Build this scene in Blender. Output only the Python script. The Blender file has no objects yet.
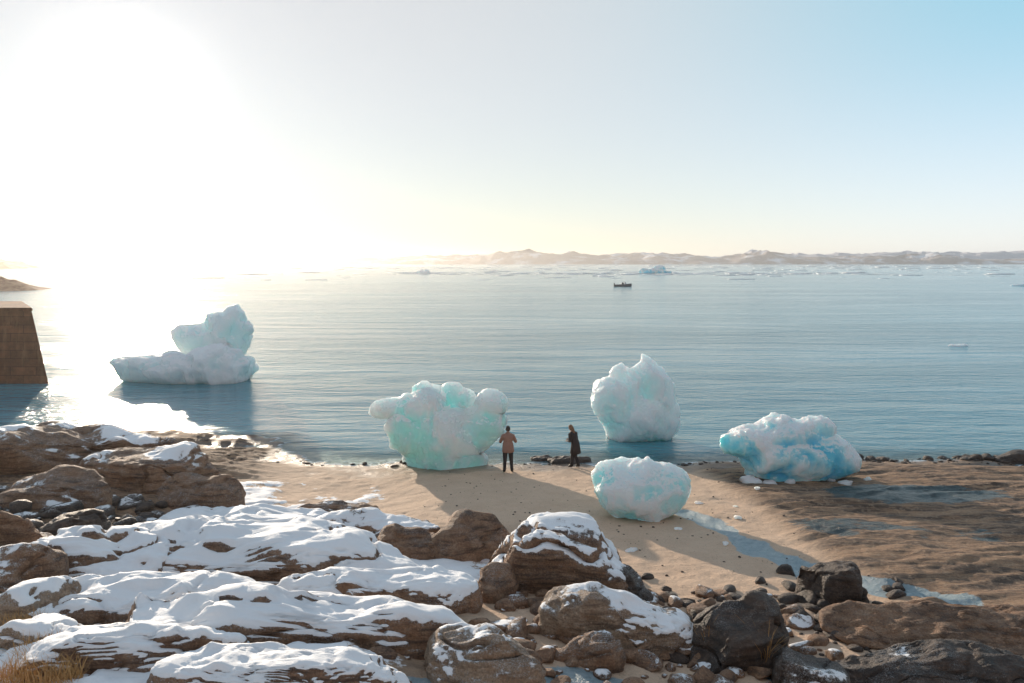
import bpy, bmesh, math, random
import numpy as np
from mathutils import Vector, Matrix, Euler
random.seed(7)
rng = np.random.RandomState(11)
scene = bpy.context.scene

# ------------------------------------------------------------ noise helpers
def _h(ix, iy, iz, s):
    n = (ix.astype(np.int64)*374761393 + iy.astype(np.int64)*668265263 + iz.astype(np.int64)*2147483647 + s*974711) & 0xffffffff
    n = ((n ^ (n >> 13)) * 1274126177) & 0xffffffff
    n = ((n ^ (n >> 16)) * 2246822519) & 0xffffffff
    n = n ^ (n >> 15)
    return (n & 0xffffff) / float(0xffffff)
def vn(p, s=0):
    f = np.floor(p); t = p - f; t = t*t*t*(t*(t*6-15)+10)
    i = f.astype(np.int64); x, y, z = i[:,0], i[:,1], i[:,2]
    a, b, c = t[:,0], t[:,1], t[:,2]
    def L(u, v, w): return u + (v-u)*w
    return L(L(L(_h(x,y,z,s),_h(x+1,y,z,s),a), L(_h(x,y+1,z,s),_h(x+1,y+1,z,s),a), b),
             L(L(_h(x,y,z+1,s),_h(x+1,y,z+1,s),a), L(_h(x,y+1,z+1,s),_h(x+1,y+1,z+1,s),a), b), c)*2-1
def fbm(p, sc=1.0, oc=4, s=0, rough=.5):
    r = np.zeros(len(p)); amp = 1; q = p*sc
    for o in range(oc):
        r += amp*vn(q, s+o*17); amp *= rough; q = q*2.03+5.7
    return r
def ridged(p, sc=1.0, oc=4, s=0, rough=.5):
    r = np.zeros(len(p)); amp = 1; q = p*sc
    for o in range(oc):
        r += amp*(1-2*np.abs(vn(q, s+o*31))); amp *= rough; q = q*2.1+3.1
    return r
def worley(p, sc=1.0, s=0):
    q = p*sc; f = np.floor(q).astype(np.int64); best = np.full(len(p), 9.0)
    for dx in (-1,0,1):
        for dy in (-1,0,1):
            for dz in (-1,0,1):
                c = f+np.array([dx,dy,dz])
                o = np.stack([_h(c[:,0],c[:,1],c[:,2],s+k) for k in (1,2,3)],1)
                d = np.linalg.norm(c+o-q, axis=1); best = np.minimum(best, d)
    return best
def ss(a, b, x):
    t = np.clip((x-a)/(b-a), 0, 1); return t*t*(3-2*t)

# ------------------------------------------------------------ node helpers
class M:
    def __init__(s, name):
        s.m = bpy.data.materials.new(name); s.m.use_nodes = True
        s.nt = s.m.node_tree; s.n = s.nt.nodes; s.l = s.nt.links
        s.b = s.n['Principled BSDF']; s.out = s.n['Material Output']
        s.geo = s.n.new('ShaderNodeNewGeometry')
    def put(s, sock, v):
        if isinstance(v, bpy.types.NodeSocket): s.l.new(v, sock)
        else:
            if isinstance(v, tuple) and len(v) == 3 and sock.type == 'RGBA': v = (*v, 1)
            sock.default_value = v
    def noise(s, scale, detail=4, rough=.55, vec=None, dist=0):
        n = s.n.new('ShaderNodeTexNoise'); n.inputs['Scale'].default_value = scale
        n.inputs['Detail'].default_value = detail; n.inputs['Roughness'].default_value = rough
        n.inputs['Distortion'].default_value = dist
        s.l.new(vec if vec else s.geo.outputs['Position'], n.inputs['Vector']); return n.outputs['Fac']
    def stretch(s, sc, rot=(0,0,0)):
        n = s.n.new('ShaderNodeMapping'); n.inputs['Scale'].default_value = sc; n.inputs['Rotation'].default_value = rot
        s.l.new(s.geo.outputs['Position'], n.inputs['Vector']); return n.outputs['Vector']
    def rng(s, v, a, b, c=0, d=1, smooth=False):
        n = s.n.new('ShaderNodeMapRange'); n.interpolation_type = 'SMOOTHSTEP' if smooth else 'LINEAR'
        s.put(n.inputs['Value'], v)
        for i, q in zip((1,2,3,4), (a,b,c,d)): s.put(n.inputs[i], q)
        return n.outputs['Result']
    def mix(s, f, a, b, mode='MIX'):
        n = s.n.new('ShaderNodeMixRGB'); n.blend_type = mode
        s.put(n.inputs[0], f); s.put(n.inputs[1], a); s.put(n.inputs[2], b); return n.outputs[0]
    def math(s, op, a, b=0.0, clamp=False):
        n = s.n.new('ShaderNodeMath'); n.operation = op; n.use_clamp = clamp
        s.put(n.inputs[0], a); s.put(n.inputs[1], b); return n.outputs[0]
    def attr(s, name):
        n = s.n.new('ShaderNodeAttribute'); n.attribute_name = name; return n.outputs['Fac']
    def bump(s, h, strength=.5, dist=.05, prev=None):
        n = s.n.new('ShaderNodeBump'); n.inputs['Strength'].default_value = 1
        s.put(n.inputs['Strength'], strength); n.inputs['Distance'].default_value = dist
        s.put(n.inputs['Height'], h)
        if prev: s.l.new(prev, n.inputs['Normal'])
        return n.outputs[0]
    def set(s, **k):
        for a, v in k.items(): s.put(s.b.inputs[a.replace('_', ' ')], v)
        return s.m

SNOW = (.92, .905, .905)
def rock_mat(name, tones, wet=0.0):
    m = M(name)
    n1 = m.noise(.9, 5, .6); n2 = m.noise(5, 6, .65); n3 = m.noise(28, 4, .7)
    c = m.mix(m.rng(n1, .35, .65), tones[0], tones[1])
    c = m.mix(m.rng(n2, .45, .7), c, tones[2])
    st = m.noise(2.2, 6, .65, m.stretch((.5, 1.2, 5), (.25,.15,.4)))
    c = m.mix(m.rng(st, .48, .64, 0, .85), c, tones[3])
    c = m.mix(m.rng(n3, .3, .6, .5, 1), (0.03,0.02,0.015), c, 'MIX')
    lich = m.rng(m.noise(14, 5, .75), .60, .66)
    c = m.mix(m.math('MULTIPLY', lich, .5), c, tuple(min(1, x*1.35) for x in tones[2]))
    a = m.attr('snow')
    brk = m.math('ADD', m.math('MULTIPLY', m.math('SUBTRACT', m.noise(2.2, 9, .78), .5), 1.35), a)
    mask = m.rng(brk, .45, .52, 0, 1, True)
    dust = m.math('MULTIPLY', m.rng(m.noise(45, 3, .8), .50, .64), m.rng(brk, .05, .5))
    mask = m.math('MAXIMUM', mask, m.math('MULTIPLY', dust, .8))
    c2 = m.mix(mask, c, SNOW)
    bh = m.math('ADD', m.math('MULTIPLY', n2, .6), m.math('ADD', m.math('MULTIPLY', st, .5), m.math('MULTIPLY', n3, .35)))
    b1 = m.bump(bh, m.rng(mask, 0, 1, 1.0, .2), .17)
    b2 = m.bump(m.noise(60, 4, .75), .55, .015, b1)
    b3 = m.bump(mask, .7, .035, b2)
    m.put(m.b.inputs['Normal'], b3)
    return m.set(Base_Color=c2, Roughness=m.mix(mask, (.72-wet*.4,)*3, (.65,)*3))
MAT_ROCK = rock_mat('granite_rock', [(.46,.245,.135), (.28,.155,.09), (.52,.32,.20), (.10,.058,.038)])
MAT_DARK = rock_mat('dark_rock', [(.12,.075,.052), (.065,.046,.036), (.19,.125,.088), (.03,.023,.02)], .4)
MAT_PALE = rock_mat('pale_rock', [(.54,.36,.235), (.42,.27,.175), (.62,.45,.32), (.2,.125,.08)])

def new_obj(name, verts, faces, mat, smooth=True, loc=(0,0,0), attrs=None, parent=None):
    me = bpy.data.meshes.new(name)
    me.from_pydata(verts.tolist() if hasattr(verts, 'tolist') else verts, [], faces.tolist() if hasattr(faces, 'tolist') else faces)
    me.polygons.foreach_set('use_smooth', [smooth]*len(me.polygons))
    for k, v in (attrs or {}).items():
        a = me.attributes.new(k, 'FLOAT', 'POINT'); a.data.foreach_set('value', np.asarray(v, dtype=np.float32))
    for mm in (mat if isinstance(mat, list) else [mat]): me.materials.append(mm)
    me.update()
    o = bpy.data.objects.new(name, me); o.location = loc; scene.collection.objects.link(o)
    if parent: o.parent = parent
    return o
_ico = {}
def ico(sub):
    if sub not in _ico:
        bm = bmesh.new(); bmesh.ops.create_icosphere(bm, subdivisions=sub, radius=1)
        _ico[sub] = (np.array([v.co[:] for v in bm.verts]), np.array([[v.index for v in f.verts] for f in bm.faces])); bm.free()
    return _ico[sub][0].copy(), _ico[sub][1]
def vnorm(v, f):
    a, b, c = v[f[:,0]], v[f[:,1]], v[f[:,2]]
    fn = np.cross(b-a, c-a); n = np.zeros_like(v)
    for k in range(3): np.add.at(n, f[:,k], fn)
    return n/(np.linalg.norm(n, axis=1)[:,None]+1e-12)

# ------------------------------------------------------------ ground height
STREAM = np.array([[5.2,23.5],[5.9,21.6],[6.1,19.6],[6.9,18.0],[7.7,16.6],[9.0,15.4]])
def seg_dist(x, y, P):
    d = np.full(len(x), 99.0)
    for a, b in zip(P[:-1], P[1:]):
        ab = b-a; t = np.clip(((x-a[0])*ab[0]+(y-a[1])*ab[1])/(ab@ab), 0, 1)
        d = np.minimum(d, np.hypot(x-a[0]-t*ab[0], y-a[1]-t*ab[1]))
    return d
def slab_mask(x, y, w): return ss(6.9, 8.1, x + w*.6 - .06*(22-y))
def ground(x, y, full=False):
    x = np.atleast_1d(np.asarray(x, float)); y = np.atleast_1d(np.asarray(y, float))
    p = np.stack([x, y, np.zeros_like(x)], 1)
    w = fbm(p, .22, 3, 3)
    ys = 30.9 + .35*w + .02*np.clip(x-6, 0, 40) + 5.4*ss(-6, -16, x)
    z = (ys-y)*.07
    z = np.where(z < 0, z*1.3, z)
    z = z - .025*np.clip(30-y, 0, 6)*ss(-2,-5,x)*ss(-14,-9,x)
    left = 1.25*ss(20, 6, y)*ss(4.0, -2.5, x)
    z = z + left + 3.1*ss(4.5, 0, y)
    rk = np.maximum(ss(1.5, -3.5, x+1.2*w)*ss(23, 19, y), ss(-8, -11, x))
    z = z + rk*(.12*ridged(p*np.array([.6,1.3,1]), .5, 4, 9)+.04*fbm(p, 2.5, 4, 14)) + .2*ss(-8,-12,x)*ss(34,26,y)
    sl = slab_mask(x, y, w)*ss(34, 29, y)
    q = p.copy(); q[:,0] = p[:,0]*.22 + p[:,1]*.22 + .5*w; q[:,1] = p[:,1]*1.3 - p[:,0]*.3 + .9*w
    z = z + sl*(.12 + .075*ridged(q, .7, 5, 21, .5) + .02*fbm(p, 3, 4, 8) - .10*ss(24,31,y))
    z = z + .025*fbm(p, .9, 4, 5) + (1-rk)*(1-sl)*.016*fbm(p, 4, 4, 6)
    ds = seg_dist(x, y, STREAM) + .18*fbm(p, 1.1, 3, 44)
    z = z - .1*ss(.6, .1, ds)
    z = np.where(y > 37, np.minimum(z, -.35), z)
    if not full: return z
    return z, dict(rk=rk, sl=sl, ds=ds, w=w, ys=ys)
def gz(x, y): return float(ground([x],[y])[0])

def axis(parts):
    out = []
    for a, b, s in parts: out += list(np.arange(a, b, s))
    return np.array(out + [parts[-1][1]])
def grid(X, Y):
    gx, gy = np.meshgrid(X, Y); nx, ny = len(X), len(Y)
    i = np.arange((ny-1)*(nx-1)); r = i//(nx-1); c = i % (nx-1); a = r*nx+c
    return gx.ravel(), gy.ravel(), np.stack([a, a+1, a+nx+1, a+nx], 1)

X = axis([(-90,-18,2), (-18,17,.08), (17,26,.2), (26,100,3)])
Y = axis([(-60,2,2), (2,8,.2), (8,24,.07), (24,33,.09), (33,38,.3), (38,60,2)])
gx, gy, F = grid(X, Y)
z, mk = ground(gx, gy, True)
P = np.stack([gx, gy, z], 1)
Z2 = z.reshape(len(Y), len(X)); dzy, dzx = np.gradient(Z2, Y, X)
nz = 1/np.sqrt(1+dzx.ravel()**2+dzy.ravel()**2)
sn = fbm(P, .7, 4, 77)
snow = mk['rk']*(ss(.84, .97, nz)*.90 + .32*sn)
snow = np.maximum(snow, .95*ss(-3.0,-5.0,gx+.6*sn)*ss(28.8,27.0,gy+.4*sn)*ss(.9,.98,nz)*(0.66+.5*sn))
snow *= 1-.85*ss(-8.8,-10.6, gx+.8*sn)*ss(13.5,15,gy)
snow = np.clip(snow, 0, 1)*ss(.05,.25,z)
z = z + .07*ss(.35,.75,snow)
P[:,2] = z
weed = mk['sl']*ss(2.9, 1.2, np.hypot((gx-12.8)/1.2, (gy-25.3)*1.4) + .6*mk['w'])
weed = np.maximum(weed, mk['sl']*.6*ss(1.2,.3, np.abs(gy-20.5+.35*(gx-11))+.7*sn))
icem = ss(.62, .3, mk['ds'])
for cx, cy, rx, ry in ((.9,10.9,.9,1.0), (-1.6,9.9,1.3,.5), (5.1,12.3,1.2,.5), (1.7,11.2,.9,.6)):
    icem = np.maximum(icem, ss(1.15, .7, np.hypot((gx-cx)/rx, (gy-cy)/ry)+.25*sn))

g = M('shore_ground')
n1 = g.noise(1.1, 5, .6); n2 = g.noise(7, 5, .65); n3 = g.noise(45, 4, .7); n4 = g.noise(140, 2, .6)
sand = g.mix(g.rng(n1, .3, .7), (.76,.53,.365), (.66,.45,.305))
sand = g.mix(g.rng(n3, .45, .75, 0, .5), sand, (.40,.27,.185))
sand = g.mix(g.rng(g.noise(18,4,.7), .56, .68, 0, .5), sand, (.29,.2,.145))
rock = g.mix(g.rng(n1, .35, .65), (.46,.275,.16), (.33,.2,.12))
lay = g.noise(1.1, 8, .7, g.stretch((.4, 2.6, 1), (0,0,-.3)), .8)
rock = g.mix(g.rng(lay, .44, .56), rock, (.11,.072,.05))
rock = g.mix(g.rng(n2, .52, .70, 0, .7), rock, (.54,.37,.24))
rock = g.mix(g.rng(g.noise(22,5,.75), .52, .66, 0, .7), rock, (.10,.067,.046))
hor = g.mix(g.attr('rocky'), sand, rock)
blk = g.mix(g.rng(n2,.3,.7), (.018,.024,.024), (.04,.06,.058))
wm = g.rng(g.math('ADD', g.attr('weed'), g.math('MULTIPLY', g.math('SUBTRACT', g.noise(2.2,6,.75,g.stretch((.5,1.8,1))), .5), 1.7)), .40, .56)
hor = g.mix(wm, hor, blk)
wetf = g.attr('wet')
hor = g.mix(wetf, hor, g.mix(.65, hor, (.06,.045,.035)))
icec = g.mix(g.rng(n2, .3, .7), (.20,.28,.31), (.38,.45,.47))
im = g.rng(g.math('ADD', g.attr('ice'), g.math('MULTIPLY', g.math('SUBTRACT', g.noise(4,6,.75), .5), 1.3)), .45, .65)
hor = g.mix(im, hor, icec)
brk = g.math('ADD', g.math('MULTIPLY', g.math('SUBTRACT', g.noise(2.2, 9, .76), .5), 1.2), g.attr('snow'))
sm = g.rng(brk, .46, .54, 0, 1, True)
hor = g.mix(sm, hor, SNOW)
hh = g.math('ADD', g.math('MULTIPLY', n2, .6), g.math('MULTIPLY', n3, .35))
b = g.bump(hh, g.rng(sm, 0, 1, .75, .2), .08)
b = g.bump(lay, g.math('MULTIPLY', g.attr('rocky'), g.rng(sm,0,1,.9,.05)), .12, b)
b = g.bump(n4, .45, .01, b)
b = g.bump(g.noise(9, 3, .6, None, .5), g.rng(sm, 0, 1, .5, .12), .06, b)
g.put(g.b.inputs['Normal'], b)
rough = g.math('SUBTRACT', .85, g.math('ADD', g.math('MULTIPLY', wetf, .5), g.math('ADD', g.math('MULTIPLY', im, .55), g.math('MULTIPLY', wm, .5))), True)
rough = g.math('MAXIMUM', rough, .18)
g.set(Base_Color=hor, Roughness=g.mix(sm, rough, (.7,.7,.7)))
wet = ss(.15+.05*sn, .03, P[:,2])
new_obj('ground', P, F, g.m, True, attrs=dict(snow=snow, rocky=np.clip(np.maximum(mk['rk'], mk['sl']),0,1), weed=weed, ice=icem, wet=wet))

# ------------------------------------------------------------ sea
X = axis([(-30000,-3000,3000), (-3000,-200,200), (-200,-25,12), (-25,25,.25), (25,200,12), (200,3000,200), (3000,30000,3000)])
Y = axis([(25,38,.08), (38,60,2), (60,400,20), (400,4000,300), (4000,40000,3000)])
gx, gy, F = grid(X, Y)
dep = -ground(gx, gy)
w = M('sea_water')
na = w.noise(.55, 4, .6, w.stretch((.55, 1.5, 1), (0,0,.12)), .4)
nb = w.noise(2.6, 4, .6, w.stretch((.5, 1.3, 1), (0,0,-.15)), .5)
nd = w.noise(.16, 3, .5, w.stretch((.4, 1.7, 1), (0,0,.05)), .4)
nc = w.noise(.05, 3, .55, w.stretch((.35, 1.6, 1), (0,0,.08)), .8)
ng = w.noise(.006, 4, .6, w.stretch((.25, 1.8, 1), (0,0,.05)), .6)
calm = w.rng(nc, .38, .62, .4, 1.0)
bb = w.bump(nd, .3, 1.2)
bb = w.bump(na, w.math('MULTIPLY', calm, .55), .5, bb)
bb = w.bump(nb, w.math('MULTIPLY', calm, .9), .12, bb)
w.put(w.b.inputs['Normal'], bb)
wc = w.mix(w.rng(ng, .4, .62), (.05,.21,.27), (.14,.36,.42))
foam = w.math('MULTIPLY', w.rng(w.attr('depth'), .0, .08, 1, 0), w.rng(w.noise(3.5, 5, .7, w.stretch((.5,1,1))), .42, .56))
wc = w.mix(foam, wc, (.85,.86,.86))
w.set(Base_Color=wc, Roughness=w.rng(foam, 0, 1, .13, .6), IOR=1.333)
tr = w.n.new('ShaderNodeBsdfTransparent'); tr.inputs[0].default_value = (.8,.9,.9,1)
mx = w.n.new('ShaderNodeMixShader')
w.put(mx.inputs[0], w.math('MAXIMUM', foam, w.rng(w.attr('depth'), .0, .28, .25, 1))); w.l.new(tr.outputs[0], mx.inputs[1]); w.l.new(w.b.outputs[0], mx.inputs[2])
w.l.new(mx.outputs[0], w.out.inputs['Surface'])
new_obj('sea', np.stack([gx, gy, np.zeros_like(gx)],1), F, w.m, True, attrs=dict(depth=dep))

# ------------------------------------------------------------ rocks
def rock(name, x, y, w_, d_, h_, rot=0, seed=0, snow=.8, mat=None, sub=5, cuts=9, lift=.12, tilt=0, soft=.75, box=.72, base=None):
    r = np.random.RandomState(seed+100)
    v, f = ico(sub)
    v = np.sign(v)*np.abs(v)**box
    v /= np.maximum(1e-6, np.abs(v)**3 @ np.ones(3))[:,None]**(1/3)
    for _ in range(cuts):
        n = r.normal(size=3); n[2] = abs(n[2])*.8 if r.rand() > .3 else n[2]; n /= np.linalg.norm(n)
        d = r.uniform(.6, .92); e = np.maximum(0, v@n-d); v -= (e*soft)[:,None]*n
    S = np.array([w_/2, d_/2, h_*.88])
    v = v*S
    n = vnorm(v, f); m = min(w_, d_, h_*2)
    q = v + r.uniform(0, 50, 3)
    st = np.array([.7,1.2,1.6])
    dsp = .11*m*fbm(q, 1.0/m*1.2, 3, seed) + .040*m*ridged(q*st, 1.7/m, 5, seed+5, .52) + .016*fbm(q, 5, 4, seed+9)
    crack = np.clip(.10-np.abs(fbm(q*st, .9/m*1.4, 3, seed+13)), 0, 1)*10
    dsp -= .08*m*crack*crack
    v = v + n*dsp[:,None]
    R = np.array((Matrix.Rotation(math.radians(rot),3,'Z') @ Matrix.Rotation(math.radians(tilt),3,'Y')))
    v = v@R.T
    n = vnorm(v, f)
    wpos = v + np.array([x, y, 0])
    s = ss(.48, .80, n[:,2]) * snow*1.12 + .36*fbm(wpos, .8, 4, 201+seed)*(snow > .05)
    s = np.clip(s, 0, 1)*(1 if snow > .05 else 0)
    s *= ss(-.2*h_, .15*h_, v[:,2])
    v[:,2] += .07*ss(.4, .8, s)*min(1, h_)
    gzv = gz(x, y) if base is None else base
    return new_obj(name, v, f, mat or MAT_ROCK, True, (x, y, gzv + lift*h_), dict(snow=s))

R = rock
R('rock_slab', -15.0, 27.2, 7.0, 3.2, 1.5, 8, 1, .4, sub=6, tilt=4)
R('rock_slab', -11.6, 25.0, 5.2, 2.6, 1.15, -12, 2, .4, sub=6)
R('rock_slab', -17.0, 29.5, 6.0, 3.0, 1.3, 5, 3, .3, sub=5)
R('rock_slab', -9.4, 23.4, 2.6, 1.8, .95, 12, 4, .12, sub=5)
R('rock_slab', -12.8, 22.3, 3.6, 2.2, .9, -5, 5, .3, sub=5)
R('rock_slab', -6.6, 21.4, 6.6, 2.4, .55, -6, 6, .9, sub=6)
R('rock_slab', -4.0, 20.6, 4.2, 1.8, .6, 6, 7, .65, sub=6)
R('rock_slab', -9.0, 19.8, 4.0, 2.0, .5, 0, 8, .8, sub=5)
R('rock_slab', -5.6, 23.6, 3.4, .9, .3, 4, 41, .3, sub=5)
R('rock_slab', -5.4, 16.9, 8.4, 2.8, 1.05, -3, 9, .9, sub=6, tilt=-2)
R('rock_slab', -9.0, 16.4, 3.4, 2.4, .9, 15, 10, .7, sub=6)
R('boulder', -.95, 19.1, 2.1, 1.7, 1.1, 10, 11, .1, sub=5)
R('boulder', -2.4, 18.6, 1.6, 1.3, .6, 0, 12, .2, sub=5)
R('boulder', 1.0, 16.7, 3.6, 2.6, 1.6, -15, 13, .75, sub=6, cuts=12, soft=.8)
R('boulder', -.35, 15.3, 1.1, .9, .6, 20, 14, .3, sub=5)
R('boulder', 2.35, 15.7, 1.0, .9, .6, 40, 15, .2, MAT_DARK, sub=5)
R('rock_slab', -2.7, 14.4, 4.0, 1.5, .55, 2, 16, .85, sub=6)
R('rock_slab', -6.4, 13.6, 4.6, 1.7, .7, 4, 17, .9, sub=6)
R('rock_slab', -3.2, 11.9, 6.8, 1.9, .74, -5, 18, .88, sub=6, tilt=3)
R('rock_slab', -5.7, 10.9, 3.8, 1.5, .5, 8, 19, .95, sub=6)
R('rock_slab', -2.9, 9.9, 3.6, 1.1, .35, -8, 20, .95, sub=6)
R('boulder', -.42, 10.6, 1.6, 1.3, .78, 0, 21, .5, MAT_PALE, sub=6, box=.95)
R('boulder', 2.0, 13.3, 2.9, 1.5, .85, -8, 22, .55, MAT_PALE, sub=6, box=.9, tilt=8)
R('boulder', 3.8, 13.1, 1.9, 1.5, .9, 30, 23, .12, MAT_DARK, sub=6, cuts=16, soft=.95)
R('boulder', 4.6, 12.1, 1.5, 1.2, .5, 70, 24, .2, MAT_DARK, sub=5)
R('boulder', 6.6, 15.9, 1.45, 1.1, .95, -20, 25, .05, MAT_DARK, sub=5, cuts=16, soft=1)
R('rock_slab', 8.3, 13.9, 5.2, 2.0, .3, -6, 26, .05, sub=6)
R('rock_slab', 6.6, 12.3, 3.8, 1.5, .34, 6, 27, .1, MAT_DARK, sub=6, cuts=14)
R('rock_slab', 2.9, 10.7, 2.2, 1.0, .42, 4, 28, 1.05, sub=5)
R('rock_slab', 1.2, 12.2, 1.1, .8, .4, 4, 29, .3, sub=5)
R('boulder', -8.2, 13.0, 1.7, 1.4, .6, 0, 30, .6, MAT_PALE, sub=5)
R('boulder', -7.3, 11.8, 1.3, 1.2, .5, 0, 31, .7, MAT_PALE, sub=5)
R('boulder', -9.7, 14.8, 1.8, 1.4, .8, 0, 33, .4, sub=5)
R('boulder', -11.4, 17.2, 2.2, 1.6, .9, 0, 34, .2, sub=5)
R('boulder', -11.0, 19.4, 1.8, 1.4, .7, 30, 40, .1, MAT_DARK, sub=5)
R('shore_rock', 2.0, 31.3, 1.3, .8, .22, 0, 36, 0, MAT_DARK, sub=4, base=0, cuts=4)
R('shore_rock', 1.2, 31.8, .9, .6, .16, 20, 37, 0, MAT_DARK, sub=4, base=0, cuts=4)
R('shore_rock', 2.8, 31.5, .7, .5, .18, 20, 42, 0, MAT_DARK, sub=4, base=0, cuts=4)
R('shore_rock', 20.4, 31.4, 2.0, 1.0, .4, 0, 38, 0, MAT_DARK, sub=4, base=0)
R('shore_rock', 18.5, 31.5, .9, .6, .3, 0, 39, 0, MAT_DARK, sub=4, base=0)

def stones(name, pts, mat, seed, sub=2, snow=0.0):
    r = np.random.RandomState(seed); V=[];Fs=[];S=[];o=0
    Z = ground([p[0] for p in pts], [p[1] for p in pts])
    for (x, y, s), zz in zip(pts, Z):
        v, f = ico(sub)
        for _ in range(6):
            n = r.normal(size=3); n/=np.linalg.norm(n); e=np.maximum(0, v@n-r.uniform(.5,.85)); v -= e[:,None]*n
        v = v*np.array([r.uniform(.8,1.5), r.uniform(.7,1.1), r.uniform(.45,.8)])*s
        a = r.rand()*6.28; c, q = math.cos(a), math.sin(a); v = v@np.array([[c,q,0],[-q,c,0],[0,0,1]])
        nn = vnorm(v, f)
        S.append(ss(.6,.9,nn[:,2])*(snow*(r.rand() < .6)))
        v += np.array([x, y, zz+.15*s]); V.append(v); Fs.append(f+o); o += len(v)
    return new_obj(name, np.concatenate(V), np.concatenate(Fs), mat, True, (0,0,0), dict(snow=np.concatenate(S)))
def scat(n, fx, fy, lo, hi, seed):
    r = np.random.RandomState(seed)
    return [(fx(r), fy(r), lo+(hi-lo)*r.rand()**3) for _ in range(n)]
stones('scree_stones', scat(620, lambda r: r.uniform(-15,-8.8), lambda r: r.uniform(14.5,23), .06,.45, 1), MAT_DARK, 2, 2, .5)
stones('cobble_stones', scat(300, lambda r: r.uniform(-.2,5.6), lambda r: r.uniform(11,16.2), .05,.32, 3), MAT_ROCK, 4, 3, .5)
stones('cobble_stones', scat(230, lambda r: r.uniform(2.6,8.4), lambda r: 15.0+r.normal()*1.0, .04,.28, 5), MAT_DARK, 6, 2, .0)
stones('beach_pebbles', scat(420, lambda r: r.uniform(-3,8), lambda r: r.uniform(17,30.5), .01,.05, 7), MAT_DARK, 8, 1, .0)
stones('waterline_stones', scat(160, lambda r: r.uniform(-12,22), lambda r: 31.0+r.normal()*.18+.0, .03,.15, 9), MAT_DARK, 10, 2, .0)
stones('waterline_stones', scat(70, lambda r: r.uniform(14,23), lambda r: 31.6+r.normal()*.3, .08,.3, 12), MAT_DARK, 10, 2, .0)
stones('cobble_stones', scat(200, lambda r: r.uniform(-9,-.5), lambda r: r.uniform(9,16), .04,.2, 13), MAT_ROCK, 14, 2, .6)

# ------------------------------------------------------------ ice
def ice_mat(name, white, deep, bias, trans=.2, scale=.9):
    m = M(name)
    n1 = m.noise(.6, 4, .5, None, .3); n2 = m.noise(6, 6, .7); n3 = m.noise(40, 4, .7)
    f = m.math('ADD', m.math('MULTIPLY', n1, .6), m.math('MULTIPLY', m.attr('deep'), .4))
    c = m.mix(m.rng(f, bias-.12, bias+.12, 0, 1, True), white, deep)
    sp = m.n.new('ShaderNodeSeparateXYZ'); m.l.new(m.geo.outputs['Normal'], sp.inputs[0])
    crust = m.rng(m.math('ADD', sp.outputs['Z'], m.math('MULTIPLY', m.math('SUBTRACT', n2, .5), 1.6)), .40, .75, 0, .9)
    c = m.mix(crust, c, white)
    b = m.bump(n2, .75, .11); b = m.bump(n3, .5, .025, b)
    m.put(m.b.inputs['Normal'], b)
    m.b.subsurface_method = 'RANDOM_WALK'
    return m.set(Base_Color=c, Roughness=m.rng(crust, 0, .9, .18, .5), IOR=1.31, Transmission_Weight=trans, Subsurface_Weight=1, Subsurface_Radius=(.6,.9,.95), Subsurface_Scale=scale)
ICE_MINT = ice_mat('ice_mint', (.985,.995,.99), (.58,.95,.87), .42, .15, 1.5)
ICE_WHITE = ice_mat('ice_white', (.99,.995,.99), (.80,.96,.95), .46, .05, 1.2)
ICE_BLUE = ice_mat('ice_blue', (.98,.995,.998), (.22,.74,.90), .45, .08, .8)
ICE_PALE = ice_mat('ice_pale', (.985,.995,.998), (.56,.90,.98), .44, .08, .9)
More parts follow.
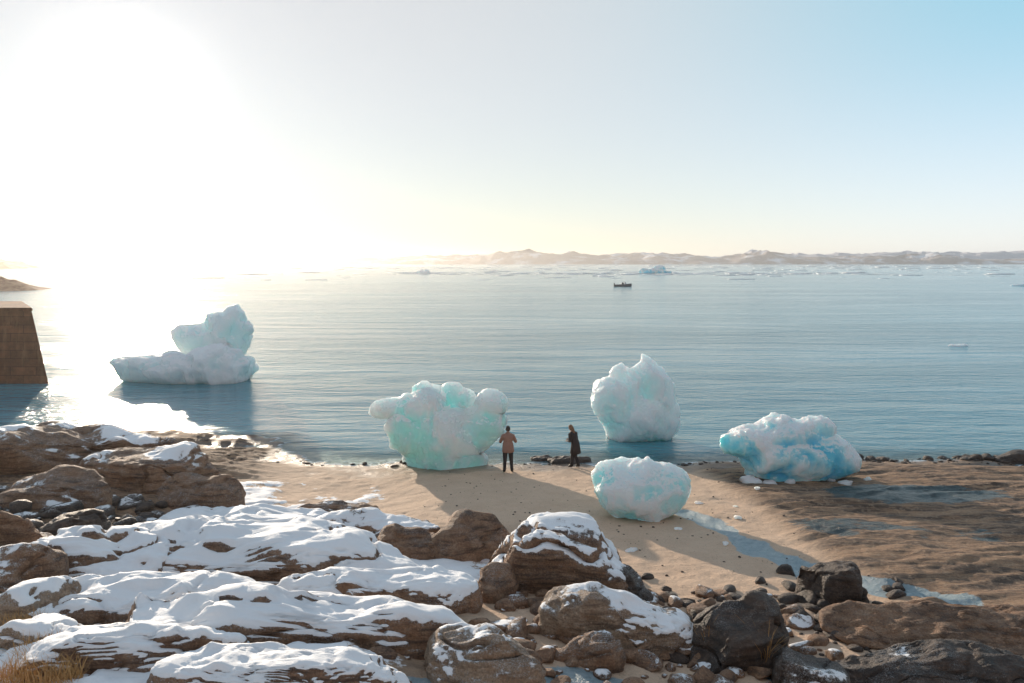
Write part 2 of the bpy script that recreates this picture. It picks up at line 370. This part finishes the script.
def iceberg(name, loc, lobes, seed, voxel, mat, amp=.16, cutn=4, rot=0, sharp=1.0, smooth=8):
    r = np.random.RandomState(seed)
    bm = bmesh.new()
    for (cx,cy,cz,rx,ry,rz) in lobes:
        a = Matrix.Translation((cx,cy,cz)) @ Matrix.Diagonal((rx,ry,rz,1))
        bmesh.ops.create_icosphere(bm, subdivisions=4, radius=1, matrix=a)
    me = bpy.data.meshes.new('tmp'); bm.to_mesh(me); bm.free()
    o = bpy.data.objects.new('tmp', me); scene.collection.objects.link(o)
    md = o.modifiers.new('r', 'REMESH'); md.mode = 'VOXEL'; md.voxel_size = voxel
    s = o.modifiers.new('s', 'SMOOTH'); s.factor = .6; s.iterations = smooth
    t = o.modifiers.new('t', 'TRIANGULATE')
    ev = o.evaluated_get(bpy.context.evaluated_depsgraph_get()); em = ev.to_mesh()
    v = np.array([q.co[:] for q in em.vertices]); f = np.array([list(p.vertices) for p in em.polygons])
    ev.to_mesh_clear(); bpy.data.objects.remove(o)
    size = v.max(0)-v.min(0); L = size.max()
    n = vnorm(v, f); q = v + r.uniform(0,40,3)
    c0 = v.mean(0); rad = (v-c0)/np.linalg.norm(v-c0,axis=1)[:,None]
    n = n*.5+rad*.5; n /= np.linalg.norm(n,axis=1)[:,None]
    wrp = .3*np.stack([vn(q*1.3,4),vn(q*1.3,5),vn(q*1.3,6)],1)*L/4.5
    wv = worley(q+wrp, 3.6/L, seed)
    an = np.array([1,1,.6])
    d = amp*L*.55*(wv-.62)*sharp + amp*L*.30*ridged((q+wrp)*an, 3/L, 5, seed, .52)
    w2 = worley(q*np.array([1,1,.55])+wrp*.5, 9/L, seed+3); d += amp*L*.20*(w2-.6) + amp*L*.05*fbm(q, 25/L, 3, seed+8, .6)
    v = v + n*d[:,None]
    c = v.mean(0)
    for _ in range(cutn):
        nn = r.normal(size=3); nn[1] *= 1.2; nn /= np.linalg.norm(nn)
        pr = (v-c)@nn; dd = np.percentile(pr, r.uniform(93, 98)); e = np.maximum(0, pr-dd); v -= (e*.75)[:,None]*nn
    deep = np.clip(.5-d/(amp*L)*.9, 0, 1)
    ob = new_obj(name, v, f, mat, True, loc, dict(deep=deep)); ob.rotation_euler[2] = rot
    return ob
iceberg('beached_iceberg', (-2.9, 31.0, -.05), [(0,0,1.15,1.5,1.3,1.4),(-.5,0,2.3,1.2,.9,.75),(-1.75,.1,2.35,.95,.6,.42),(-2.2,.1,2.55,.55,.45,.32),(1.5,.1,1.6,.95,.9,.85),(2.1,0,1.75,.45,.4,.35),(.2,0,.25,1.55,1.2,.6),(-.7,.2,2.95,.4,.4,.45),(.55,0,2.8,.4,.4,.5),(1.0,0,2.65,.4,.4,.35),(1.9,0,2.4,.6,.45,.35),(-1.2,-.4,1.3,.6,.7,.9)], 5, .05, ICE_MINT, .14, smooth=5)
iceberg('floating_iceberg', (5.5, 35.8, -.15), [(0.1,0,1.1,1.55,1.2,1.3),(.6,0,2.7,1.05,.9,1.0),(-.7,0,2.0,1.1,1.0,1.0),(0,0,2.3,1.0,.9,1.0),(1.0,0,.8,.9,1,.9),(1.3,0,2.1,.6,.7,.8),(-.5,0,2.9,.55,.5,.5),(.75,.1,3.65,.42,.4,.45),(1.2,0,3.2,.4,.4,.5),(1.6,0,1.5,.45,.5,.4)], 33, .05, ICE_WHITE, .13, 2)
i3 = iceberg('beached_iceberg', (9.95, 28.1, .05), [(.2,0,1.1,2.0,1.3,1.0),(-1.3,0,1.5,1.3,.9,.6),(.0,0,1.8,1.4,1.0,.65),(1.7,0,.9,1.0,.9,.65),(0,0,.35,1.5,1,.5),(-2.0,0,1.6,.7,.6,.36),(.9,0,2.05,.7,.6,.4),(-.3,0,2.3,.7,.5,.32),(2.3,0,.85,.45,.45,.3)], 36, .05, ICE_BLUE, .11)
i3.scale = (.91, .95, .95)
iceberg('beached_iceberg', (3.8, 23.0, .36), [(0,0,.9,1.38,1.0,.88),(.55,0,.95,.88,.8,.78),(-.65,0,1.05,.8,.7,.68),(.2,0,1.5,.6,.5,.3)], 17, .04, ICE_PALE, .11, 3)
iceberg('floating_iceberg', (-21.9, 53.5, -.2), [(-1,0,.8,3.2,2,1.2),(2,0,1.1,2.2,1.8,1.4),(-3.6,0,1.1,1.4,.9,.55),(-4.6,0,1.4,.8,.5,.32),(2.1,2.4,3.0,1.4,1.2,1.6),(-.2,2.4,2.6,1.7,1.1,1.1),(-1.1,2.4,3.0,.8,.6,.6),(3.3,1,1.1,1.0,1.1,.9),(1.2,2.2,4.0,.8,.6,.6),(2.4,2.4,4.3,.8,.55,.55),(3.2,2.4,3.4,.6,.5,.5)], 24, .10, ICE_WHITE, .12, 2, smooth=4)
iceberg('distant_iceberg', (99, 560, -.3), [(0,0,1.3,10,5,2.4),(4,0,3.2,4.5,3,2.2),(-6,0,2.4,3,3,1.8),(10,0,1.2,3,3,1.2)], 25, .5, ICE_BLUE, .10, smooth=2)
iceberg('distant_iceberg', (-62, 560, -.3), [(0,0,.8,5,3,1.4),(2,0,1.6,2,2,1.4)], 26, .3, ICE_WHITE, .10, smooth=2)
iceberg('ice_floe', (42.7, 76, -.15), [(0,0,.05,1.0,.6,.22),(.6,0,.1,.4,.4,.22)], 27, .06, ICE_WHITE, .1, smooth=2)
iceberg('ice_floe', (171, 268, -.2), [(0,0,.1,4.2,1.2,.6),(1,0,.4,1.5,1,.5)], 28, .2, ICE_BLUE, .06, smooth=2)
def chunks(name, pts, mat, seed):
    r = np.random.RandomState(seed); V=[];Fs=[];o=0
    for (x,y,s) in pts:
        v, f = ico(3)
        for _ in range(8):
            n = r.normal(size=3); n/=np.linalg.norm(n); e=np.maximum(0, v@n-r.uniform(.5,.85)); v -= e[:,None]*n
        v *= np.array([r.uniform(.9,1.7), 1, r.uniform(.4,.7)])*s
        v += vnorm(v,f)*(.12*s*fbm(v+r.rand()*30, 2/s, 3, seed))[:,None]
        v += np.array([x,y,max(0,gz(x,y))+.2*s]); V.append(v); Fs.append(f+o); o+=len(v)
    new_obj(name, np.concatenate(V), np.concatenate(Fs), mat)
chunks('ice_chunks', [(8.3,27.0,.32),(8.9,26.8,.2),(9.6,26.9,.16),(11.6,27.0,.2),(11.2,27.3,.12),(6.6,22.6,.13),(3.0,19.4,.14),(5.5,19.9,.1),(8.0,25.4,.1),(-.6,18.0,.1),(5.9,24.5,.12),(12.6,27.6,.12),(4.6,21.4,.08),(6.9,24.0,.08)], ICE_WHITE, 4)
r = np.random.RandomState(5); V=[];Fs=[];o=0
for i in range(800):
    y = 330*math.exp(r.rand()**.6*1.9); x = r.uniform(-.5,.75)*y
    if r.rand() < .3: y = 560+r.normal()*35; x = r.uniform(-.15,.45)*y
    s = r.uniform(.5,1)**2*(1.0+y*.0044)
    v, f = ico(1); v = v*np.array([r.uniform(1,4.0)*s, s*1.6, .11*s*r.uniform(.5,1.6)]) + r.normal(size=v.shape)*np.array([.05,.05,.015])*s
    v += np.array([x,y,0]); V.append(v); Fs.append(f+o); o+=len(v)
sn_m = M('floe_snow'); sn_m.set(Base_Color=(.95,.96,.97), Roughness=.5)
new_obj('ice_floes', np.concatenate(V), np.concatenate(Fs), sn_m.m)

# ------------------------------------------------------------ distant hills
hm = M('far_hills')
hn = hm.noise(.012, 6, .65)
hc = hm.mix(hm.rng(hn, .50, .64), (.50,.40,.36), (.88,.85,.86))  # rock and snow tones paled, aerial haze painted into the colour
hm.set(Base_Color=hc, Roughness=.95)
def hills(name, X, prof_x, prof_h, yc, hw, seed, mat, ny=40, warp=25):
    Y = np.linspace(yc-hw, yc+hw, ny); gx, gy, F = grid(X, Y)
    p = np.stack([gx, gy, 0*gx],1)
    h = np.interp(gx + warp*fbm(p, .15/warp, 2, seed), prof_x, prof_h)
    env = np.clip(1-((gy-yc)/hw)**2, 0, 1)**.7
    z = h*env*(.78+.30*ridged(p, .007*3000/yc, 5, seed+1, .55)) - min(1.5, h.max()*.05)
    return new_obj(name, np.stack([gx,gy,z],1), F, mat, False)
K = 3.77
pp = [(330,4),(380,7),(450,8),(500,12),(515,14),(560,12),(600,8),(640,10),(690,9),(722,4),(765,14),(800,7),(850,8),(900,7),(940,11),(980,5),(1030,4),(1100,9),(1300,6)]
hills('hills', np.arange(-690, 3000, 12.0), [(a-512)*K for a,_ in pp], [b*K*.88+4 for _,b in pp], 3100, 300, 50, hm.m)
hm2 = M('far_haze_hills'); hm2.set(Base_Color=(.68,.63,.64), Roughness=1)  # flat pale tone with the distance haze put into the base colour
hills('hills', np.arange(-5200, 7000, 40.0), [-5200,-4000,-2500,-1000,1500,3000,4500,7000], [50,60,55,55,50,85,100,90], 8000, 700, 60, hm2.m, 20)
hm3 = M('headland_rock'); hm3.set(Base_Color=hm3.mix(hm3.rng(hm3.noise(.05,5,.6),.45,.6),(.26,.15,.10),(.50,.42,.38)), Roughness=.9)
hills('headland', np.arange(-1100,-585,5.0), [-1100,-800,-690,-620,-590], [30,22,17,9,0], 1010, 60, 70, hm3.m, 30, 12)
hm4 = M('point_rock'); hm4.set(Base_Color=hm4.mix(hm4.rng(hm4.noise(.5,5,.6),.45,.6),(.20,.10,.06),(.34,.2,.13)), Roughness=.9)
hills('rocky_point', np.arange(-260,-132,.8), [-260,-180,-160,-145,-135], [7,5.5,4.5,2.8,0], 232, 14, 71, hm4.m, 40, 3)

# ------------------------------------------------------------ quay wall
q = M('quay_stone')
bt = q.n.new('ShaderNodeTexBrick'); q.l.new(q.stretch((1,1,1),(math.pi/2,0,0)), bt.inputs['Vector'])
bt.inputs['Scale'].default_value = 1; bt.inputs['Brick Width'].default_value = 1.7; bt.inputs['Row Height'].default_value = .55
bt.inputs['Mortar Size'].default_value = .02
bt.inputs['Color1'].default_value = (.24,.095,.045,1); bt.inputs['Color2'].default_value = (.17,.07,.035,1); bt.inputs['Mortar'].default_value = (.08,.035,.02,1)
qc = q.mix(q.rng(q.noise(1.5,6,.7),.4,.7,0,.8), bt.outputs['Color'], (.08,.04,.025))
q.set(Base_Color=q.mix(q.rng(q.noise(.8,6,.7,q.stretch((3,3,.5))),.5,.7,0,.6), qc, (.30,.15,.075)), Roughness=.85)
q.put(q.b.inputs['Normal'], q.bump(q.noise(4,5,.6), .6, .12))
qe = bpy.data.objects.new('quay_wall', None); scene.collection.objects.link(qe); qe.location = (-31, 55, 0)
def prism(name, bot, top, z0, z1, mat, parent, bev=.05):
    bm = bmesh.new()
    a = [bm.verts.new((x,y,z0)) for x,y in bot]; b = [bm.verts.new((x,y,z1)) for x,y in top]
    n = len(a); bm.faces.new(a[::-1]); bm.faces.new(b)
    for i in range(n): bm.faces.new((a[i],a[(i+1)%n],b[(i+1)%n],b[i]))
    bmesh.ops.bevel(bm, geom=bm.edges[:], offset=bev, segments=2, affect='EDGES')
    me = bpy.data.meshes.new(name); bm.to_mesh(me); bm.free(); me.materials.append(mat)
    ob = bpy.data.objects.new(name, me); scene.collection.objects.link(ob); ob.parent = parent; return ob
prism('wall_body', [(-30,-3),(.6,-3),(-5.5,7),(-30,7)], [(-30,-2.4),(-.75,-2.4),(-6.9,6.4),(-30,6.4)], -1, 4.75, q.m, qe)
prism('coping', [(-30,-2.55),(-.6,-2.55),(-6.8,6.5),(-30,6.5)], [(-30,-2.55),(-.6,-2.55),(-6.8,6.5),(-30,6.5)], 4.753, 5.0, q.m, qe)

# ------------------------------------------------------------ small motor boat
bm_ = M('boat_hull'); bm_.set(Base_Color=(.10,.11,.13), Roughness=.4)
bw_ = M('boat_white'); bw_.set(Base_Color=(.5,.52,.55), Roughness=.4)
be = bpy.data.objects.new('motor_boat', None); scene.collection.objects.link(be); be.location = (36.5, 262, 0)
V=[];Fq=[]; ns=13
for i in range(ns):
    t = i/(ns-1); x = -2.8+5.6*t; hb = 1.05*(1-max(0,(t-.45)/.55)**2.2); kz = -.25+.35*max(0,(t-.6)/.4)**2; sh = .65+.35*t*t
    V += [(x,-hb,sh),(x,-hb*.8,.1+kz*.3),(x,0,kz),(x,hb*.8,.1+kz*.3),(x,hb,sh),(x,hb*.9,sh-.02),(x,0,.2),(x,-hb*.9,sh-.02)]
for i in range(ns-1):
    for k in range(8): Fq.append((i*8+k,i*8+(k+1)%8,(i+1)*8+(k+1)%8,(i+1)*8+k))
Fq += [tuple(range(8))[::-1], tuple((ns-1)*8+k for k in range(8))]
new_obj('hull', V, Fq, bm_.m, True, parent=be)
prism('windscreen', [(.4,-.6),(1.1,-.5),(1.1,.5),(.4,.6)], [(.35,-.5),(.7,-.4),(.7,.4),(.35,.5)], .5, 1.5, bw_.m, be, .04)
prism('console', [(-.6,-.4),(.2,-.4),(.2,.4),(-.6,.4)], [(-.5,-.35),(.1,-.35),(.1,.35),(-.5,.35)], .3, 1.35, bm_.m, be, .04)
prism('outboard_motor', [(-3.15,-.2),(-2.8,-.2),(-2.8,.2),(-3.15,.2)], [(-3.1,-.15),(-2.75,-.15),(-2.75,.15),(-3.1,.15)], -.2, 1.15, bm_.m, be, .05)

# ------------------------------------------------------------ people
def cloth(name, col, rough=.85):
    m = M(name); n = m.noise(30,4,.6); c = m.mix(m.rng(n,.3,.7), tuple(x*.7 for x in col), col)
    m.put(m.b.inputs['Normal'], m.bump(m.noise(14,4,.6), .5, .03)); return m.set(Base_Color=c, Roughness=rough)
SKIN = cloth('skin', (.50,.30,.22), .5)
def person(name, loc, rotz, jacket, trousers, boots, hair, pose, long_hair=False, coat=False, scale=1.0, lean=0.0):
    e = bpy.data.objects.new(name, None); scene.collection.objects.link(e)
    e.location = loc; e.rotation_euler[2] = rotz; e.scale = (scale,)*3
    J = {'pelvis':(0,0,.95,.165),'waist':(0,0,1.10,.15),'chest':(0,.0,1.30,.175),'neckb':(0,-.01,1.46,.11),'neck':(0,.0,1.54,.058),'headb':(0,.02,1.60,.055)}
    E = [('pelvis','waist'),('waist','chest'),('chest','neckb'),('neckb','neck'),('neck','headb')]
    for s, sg in (('l',-1),('r',1)):
        P_ = pose[s]
        J['hip'+s]=(sg*.10,0,.88,.115); J['knee'+s]=(sg*P_['kx'],P_['ky'],.49,.078); J['ank'+s]=(sg*P_['ax'],P_['ay'],.10,.055)
        J['heel'+s]=(sg*P_['ax'],P_['ay']-.03,.05,.05); J['toe'+s]=(sg*(P_['ax']+.03),P_['ay']+.17,.042,.042)
        J['sh'+s]=(sg*.185,-.01,1.41,.082); J['el'+s]=P_['el']+(.058,); J['wr'+s]=P_['wr']+(.038,)
        E += [('pelvis','hip'+s),('hip'+s,'knee'+s),('knee'+s,'ank'+s),('ank'+s,'heel'+s),('ank'+s,'toe'+s),('neckb','sh'+s),('sh'+s,'el'+s),('el'+s,'wr'+s)]
    keys = list(J); me = bpy.data.meshes.new('b'); me.from_pydata([J[k][:3] for k in keys], [(keys.index(a),keys.index(b)) for a,b in E], [])
    o = bpy.data.objects.new('b', me); scene.collection.objects.link(o)
    o.modifiers.new('s','SKIN'); 
    for i,k in enumerate(keys):
        rr = J[k][3]; me.skin_vertices[0].data[i].radius = (rr*(1.15 if k in('chest','waist','pelvis') else 1), rr*(.85 if k in('chest','waist','pelvis') else 1)); me.skin_vertices[0].data[i].use_root = (k=='pelvis')
    o.modifiers.new('u','SUBSURF').levels = 2
    ev = o.evaluated_get(bpy.context.evaluated_depsgraph_get()); nm = bpy.data.meshes.new_from_object(ev)
    bpy.data.objects.remove(o)
    for m_ in (jacket, trousers, boots, SKIN): nm.materials.append(m_)
    hem = .62 if coat else .84
    for p in nm.polygons:
        c = p.center; p.use_smooth = True
        p.material_index = 2 if c.z < .16 else (1 if c.z < hem and abs(c.x) < .4 and c.z < .86 else (3 if c.z > 1.515 and abs(c.x) < .1 and abs(c.y)<.12 else 0))
    ob = bpy.data.objects.new('body', nm); scene.collection.objects.link(ob); ob.parent = e
    def loft(nm_, rings, mat, seg=28):
        V=[];Fc=[]
        for (cx,cy,cz,rx,ry) in rings:
            for k in range(seg):
                a=2*math.pi*k/seg; wv=1+.03*math.sin(5*a+cz*9)
                V.append((cx+rx*wv*math.cos(a),cy+ry*wv*math.sin(a),cz))
        for i in range(len(rings)-1):
            for k in range(seg): Fc.append((i*seg+k,i*seg+(k+1)%seg,(i+1)*seg+(k+1)%seg,(i+1)*seg+k))
        ob=new_obj(nm_, V, Fc, mat, True, parent=e); return ob
    if coat: loft('coat_skirt', [(0,0,.60,.22,.20),(0,0,.62,.245,.215),(0,0,.8,.225,.185),(0,0,.98,.20,.16),(0,0,1.12,.185,.145),(0,0,1.2,.15,.12)], jacket)
    else: loft('jacket_hem', [(0,0,.80,.20,.16),(0,0,.81,.225,.175),(0,0,.92,.218,.17),(0,0,1.05,.205,.16),(0,0,1.15,.19,.145),(0,0,1.22,.16,.12)], jacket)
    loft('collar', [(0,0,1.45,.13,.11),(0,0,1.50,.095,.09),(0,.0,1.55,.08,.08),(0,.0,1.555,.07,.07)], jacket)
    v, f = ico(4); hv = v*np.array([.076,.095,.118])
    hv[:,0] *= 1-.25*ss(0,-.12,hv[:,2])
    nose = np.exp(-((v[:,0]/.14)**2+((v[:,2]+.12)/.2)**2))*(v[:,1]>.5); hv[:,1] += .022*nose
    eye = np.exp(-(((np.abs(v[:,0])-.4)/.16)**2+((v[:,2]-.02)/.13)**2))*(v[:,1]>.4); hv[:,1] -= .010*eye
    mo = np.exp(-((v[:,0]/.3)**2+((v[:,2]+.52)/.07)**2))*(v[:,1]>.3); hv[:,1] -= .006*mo
    ta = pose.get('tilt',0); Rm = np.array(Matrix.Rotation(ta,3,'X')); hc=np.array([0,.015,1.665])
    new_obj('head', hv@Rm.T+hc, f, SKIN, True, parent=e)
    for sg in (-1,1):
        ev_, ef = ico(2); new_obj('ear', (ev_*np.array([.014,.022,.032])+np.array([sg*.078,-.005,-.005]))@Rm.T+hc, ef, SKIN, True, parent=e)
        new_obj('eye', (ev_*.011+np.array([sg*.03,.083,.005]))@Rm.T+hc, ef, boots, True, parent=e)
    hr = v*np.array([.086,.103,.124]); hr[:,1] -= .012; hr[:,2]+=.008
    hr += (vnorm(hr,f)*(.008*fbm(hr,30,3,4))[:,None])
    cut = (v[:,1] > .35) & (v[:,2] < .45); hr[cut] *= .8
    low = v[:,2] < -.4; hr[low,2] = -.05+(hr[low,2]+.05)*.35
    if long_hair:
        back = ss(-.0,-.9,v[:,2])*ss(.35,-.1,v[:,1]); hr[:,2] -= back*.20; hr[:,0] *= 1+.25*back
    new_obj('hair', hr@Rm.T+hc, f, hair, True, parent=e)
    for s, sg in (('l',-1),('r',1)):
        wr = Vector(pose[s]['wr']); el = Vector(pose[s]['el']); d = (wr-el).normalized()
        side = d.cross(Vector((0,1,0.3))).normalized(); nrm = side.cross(d)
        pts=[tuple(wr), tuple(wr+d*.045), tuple(wr+d*.085)]; ed=[(0,1),(1,2)]; rd=[.027,.034,.03]
        for k,(off,ln) in enumerate(((-.03,.065),(-.01,.078),(.01,.073),(.03,.058))):
            b0=wr+d*.085+side*off; b1=b0+d*ln*.5+nrm*.012; b2=b1+d*ln*.3+nrm*.03
            i=len(pts); pts+=[tuple(b0),tuple(b1),tuple(b2)]; ed+=[(2,i),(i,i+1),(i+1,i+2)]; rd+=[.010,.009,.008]
        b0=wr+d*.03-side*.04*sg; b1=b0+d*.035-side*.02*sg+nrm*.02; i=len(pts); pts+=[tuple(b0),tuple(b1)]; ed+=[(1,i),(i,i+1)]; rd+=[.012,.009]
        me=bpy.data.meshes.new('h'); me.from_pydata(pts,ed,[]); o=bpy.data.objects.new('h',me); scene.collection.objects.link(o); o.modifiers.new('s','SKIN')
        for i,q_ in enumerate(rd): me.skin_vertices[0].data[i].radius=(q_,q_); me.skin_vertices[0].data[i].use_root=(i==0)
        o.modifiers.new('u','SUBSURF').levels=1
        nm=bpy.data.meshes.new_from_object(o.evaluated_get(bpy.context.evaluated_depsgraph_get())); bpy.data.objects.remove(o)
        nm.materials.append(SKIN); hb=bpy.data.objects.new('hand',nm); scene.collection.objects.link(hb); hb.parent=e
    if lean:   # bend the upper body forward from the hips, same bend for every part
        for ch in [o_ for o_ in bpy.data.objects if o_.parent == e]:
            for vv in ch.data.vertices:
                if vv.co.z > .85:
                    t = min(1, (vv.co.z-.85)/.35); a = lean*t*t*(3-2*t)
                    y0, z0 = vv.co.y, vv.co.z-.95
                    vv.co.y = y0*math.cos(a)+z0*math.sin(a)*t; vv.co.z = .95 + (z0*math.cos(a)-y0*math.sin(a)*t)
    return e
JK1 = cloth('jacket_russet', (.38,.21,.16)); TR1 = cloth('trousers_dark', (.04,.033,.035)); BT = cloth('boots_dark', (.02,.018,.018), .5)
HR1 = cloth('hair_dark', (.06,.04,.03), .6); JK2 = cloth('coat_dark', (.05,.036,.033)); HR2 = cloth('hair_brown', (.24,.12,.06), .6)
pose1 = {'l':dict(kx=.115,ky=.01,ax=.13,ay=0,el=(-.30,.06,1.15),wr=(-.14,.27,1.30)), 'r':dict(kx=.12,ky=.03,ax=.15,ay=.02,el=(.31,.05,1.16),wr=(.13,.28,1.31)), 'tilt':-.15}
x1,y1 = -.15, 29.2
p1 = person('person', (x1,y1,gz(x1,y1)-.01), math.radians(4), JK1, TR1, BT, HR1, pose1)
cam_m = cloth('camera_black', (.02,.02,.02), .4)
prism('camera_body', [(-.07,.33),(.07,.33),(.07,.40),(-.07,.40)], [(-.07,.33),(.07,.33),(.07,.40),(-.07,.40)], 1.31, 1.41, cam_m, p1, .012)
pose2 = {'l':dict(kx=.10,ky=.08,ax=.09,ay=.10,el=(-.27,.04,1.13),wr=(-.12,.26,1.16)), 'r':dict(kx=.09,ky=.07,ax=.11,ay=-.10,el=(.27,.06,1.14),wr=(.08,.27,1.22)), 'tilt':-.25}
x2,y2 = 2.45, 30.2
person('person', (x2,y2,gz(x2,y2)-.01), math.radians(50), JK2, TR1, BT, HR2, pose2, True, True, .95, .32)

# ------------------------------------------------------------ dry grass
gm = M('dry_grass_blades'); gm.set(Base_Color=gm.mix(gm.noise(9,3), (.66,.38,.15), (.45,.24,.08)), Roughness=.7)
def grass(name, clumps, n, h, seed):
    r = np.random.RandomState(seed); V=[];Fc=[]
    for (cx,cy,rad) in clumps:
        z0 = gz(cx,cy)-.02
        for _ in range(n):
            a=r.rand()*6.28; d=rad*math.sqrt(r.rand()); x=cx+d*math.cos(a); y=cy+d*math.sin(a)
            L=h*r.uniform(.5,1.2); la=r.rand()*6.28; ln=r.uniform(.1,.7)*L; w=.006
            px_,py_=-math.sin(la)*w,math.cos(la)*w; i=len(V)
            for t in (0,.4,.75):
                V += [(x+math.cos(la)*ln*t*t-px_*(1-t*.6),y+math.sin(la)*ln*t*t-py_*(1-t*.6),z0+L*t*(1-.2*t)),(x+math.cos(la)*ln*t*t+px_*(1-t*.6),y+math.sin(la)*ln*t*t+py_*(1-t*.6),z0+L*t*(1-.2*t))]
            V.append((x+math.cos(la)*ln,y+math.sin(la)*ln,z0+L*.8))
            Fc += [(i,i+1,i+3,i+2),(i+2,i+3,i+5,i+4),(i+4,i+5,i+6)]
    new_obj(name, V, Fc, gm.m, False)
grass('dry_grass', [(-6.5,10.7,.35),(-6.1,10.1,.35),(-6.9,11.1,.3),(-6.7,10.1,.3),(-7.9,12.4,.3)], 380, .45, 3)
grass('dry_grass', [(3.3,13.0,.06),(4.2,12.6,.05)], 22, .9, 4)

# ------------------------------------------------------------ scattering box added for veiling sun glow and distance haze
hz = bpy.data.materials.new('haze_glow_volume'); hz.use_nodes = True; hn_ = hz.node_tree; hn_.nodes.clear()
vs = hn_.nodes.new('ShaderNodeVolumeScatter'); vs.inputs['Color'].default_value = (1,.93,.84,1); vs.inputs['Density'].default_value = .00020; vs.inputs['Anisotropy'].default_value = .72
oo = hn_.nodes.new('ShaderNodeOutputMaterial'); hn_.links.new(vs.outputs[0], oo.inputs['Volume'])
bm = bmesh.new(); bmesh.ops.create_cube(bm, size=1, matrix=Matrix.Translation((0,1060,14.0)) @ Matrix.Diagonal((5600,2240,34,1)))
me = bpy.data.meshes.new('haze_glow_volume'); bm.to_mesh(me); bm.free(); me.materials.append(hz)
ob = bpy.data.objects.new('haze_glow_volume', me); scene.collection.objects.link(ob)

# ------------------------------------------------------------ sun, sky, camera
AZ, EL = math.radians(-25.3), math.radians(10.5)
sd = Vector((math.sin(AZ)*math.cos(EL), math.cos(AZ)*math.cos(EL), math.sin(EL)))
sl = bpy.data.lights.new('sun', 'SUN'); sl.energy = 5; sl.angle = math.radians(.6); sl.color = (1,.84,.66)
so = bpy.data.objects.new('sun', sl); scene.collection.objects.link(so); so.rotation_euler = sd.to_track_quat('Z','Y').to_euler()

wd = bpy.data.worlds.new('World'); scene.world = wd; wd.use_nodes = True
nt = wd.node_tree; nn = nt.nodes; ll = nt.links; nn.clear()
sky = nn.new('ShaderNodeTexSky'); sky.sky_type = 'NISHITA'; sky.sun_disc = False; sky.sun_elevation = EL; sky.sun_rotation = AZ
sky.air_density = 1; sky.dust_density = 0; sky.ozone_density = 2
b1 = nn.new('ShaderNodeBackground'); ll.new(sky.outputs[0], b1.inputs[0]); b1.inputs[1].default_value = .05
tc = nn.new('ShaderNodeTexCoord'); sx = nn.new('ShaderNodeSeparateXYZ'); ll.new(tc.outputs['Generated'], sx.inputs[0])
dt = nn.new('ShaderNodeVectorMath'); dt.operation = 'DOT_PRODUCT'; ll.new(tc.outputs['Generated'], dt.inputs[0]); dt.inputs[1].default_value = sd
def mr(v,a,b,c=0,d=1):
    n = nn.new('ShaderNodeMapRange'); n.interpolation_type='SMOOTHSTEP'; ll.new(v, n.inputs[0])
    for i,q in zip((1,2,3,4),(a,b,c,d)): n.inputs[i].default_value = q
    return n.outputs[0]
def mx_(f,a,b,mode='MIX'):
    n = nn.new('ShaderNodeMixRGB'); n.blend_type = mode
    for s_,v in zip(n.inputs,(f,a,b)):
        if isinstance(v, bpy.types.NodeSocket): ll.new(v, s_)
        else: s_.default_value = (*v,1) if isinstance(v, tuple) else v
    return n.outputs[0]
def mt(op,a,b):
    n = nn.new('ShaderNodeMath'); n.operation = op
    for s_,v in zip(n.inputs,(a,b)):
        if isinstance(v, bpy.types.NodeSocket): ll.new(v, s_)
        else: s_.default_value = v
    return n.outputs[0]
D = dt.outputs['Value']; Zs = sx.outputs['Z']
away = mr(D, .98, .50)
high = mx_(away, (.60,.555,.50), (.27,.53,.64))
low = mx_(away, (.56,.52,.50), (.66,.68,.76))
c = mx_(mr(Zs, .0, .30), low, high)
c = mx_(mr(Zs, .30, .60), c, (.30,.38,.46))
c = mx_(mr(D, .35, -.35), c, (.32,.35,.38))
Dc = mt('MAXIMUM', D, 0)
glow = mt('ADD', mt('MULTIPLY', mt('POWER', Dc, 70), .08), mt('ADD', mt('MULTIPLY', mt('POWER', Dc, 420), .5), mt('MULTIPLY', mt('POWER', Dc, 6000), 6.0)))
c = mx_(1.0, c, mx_(glow, (0,0,0), (1,.94,.86)), 'ADD')
b2 = nn.new('ShaderNodeBackground'); ll.new(c, b2.inputs[0]); b2.inputs[1].default_value = 1
ad = nn.new('ShaderNodeAddShader'); ll.new(b1.outputs[0], ad.inputs[0]); ll.new(b2.outputs[0], ad.inputs[1])
ow = nn.new('ShaderNodeOutputWorld'); ll.new(ad.outputs[0], ow.inputs[0])

cd = bpy.data.cameras.new('camera'); cd.lens = 28; cd.sensor_width = 36; cd.clip_start = .1; cd.clip_end = 90000
co = bpy.data.objects.new('camera', cd); scene.collection.objects.link(co); co.location = (0,0,8); co.rotation_euler = (math.radians(90-5.7),0,0)
scene.camera = co
scene.view_settings.view_transform = 'Standard'; scene.view_settings.look = 'None'; scene.view_settings.exposure = 0
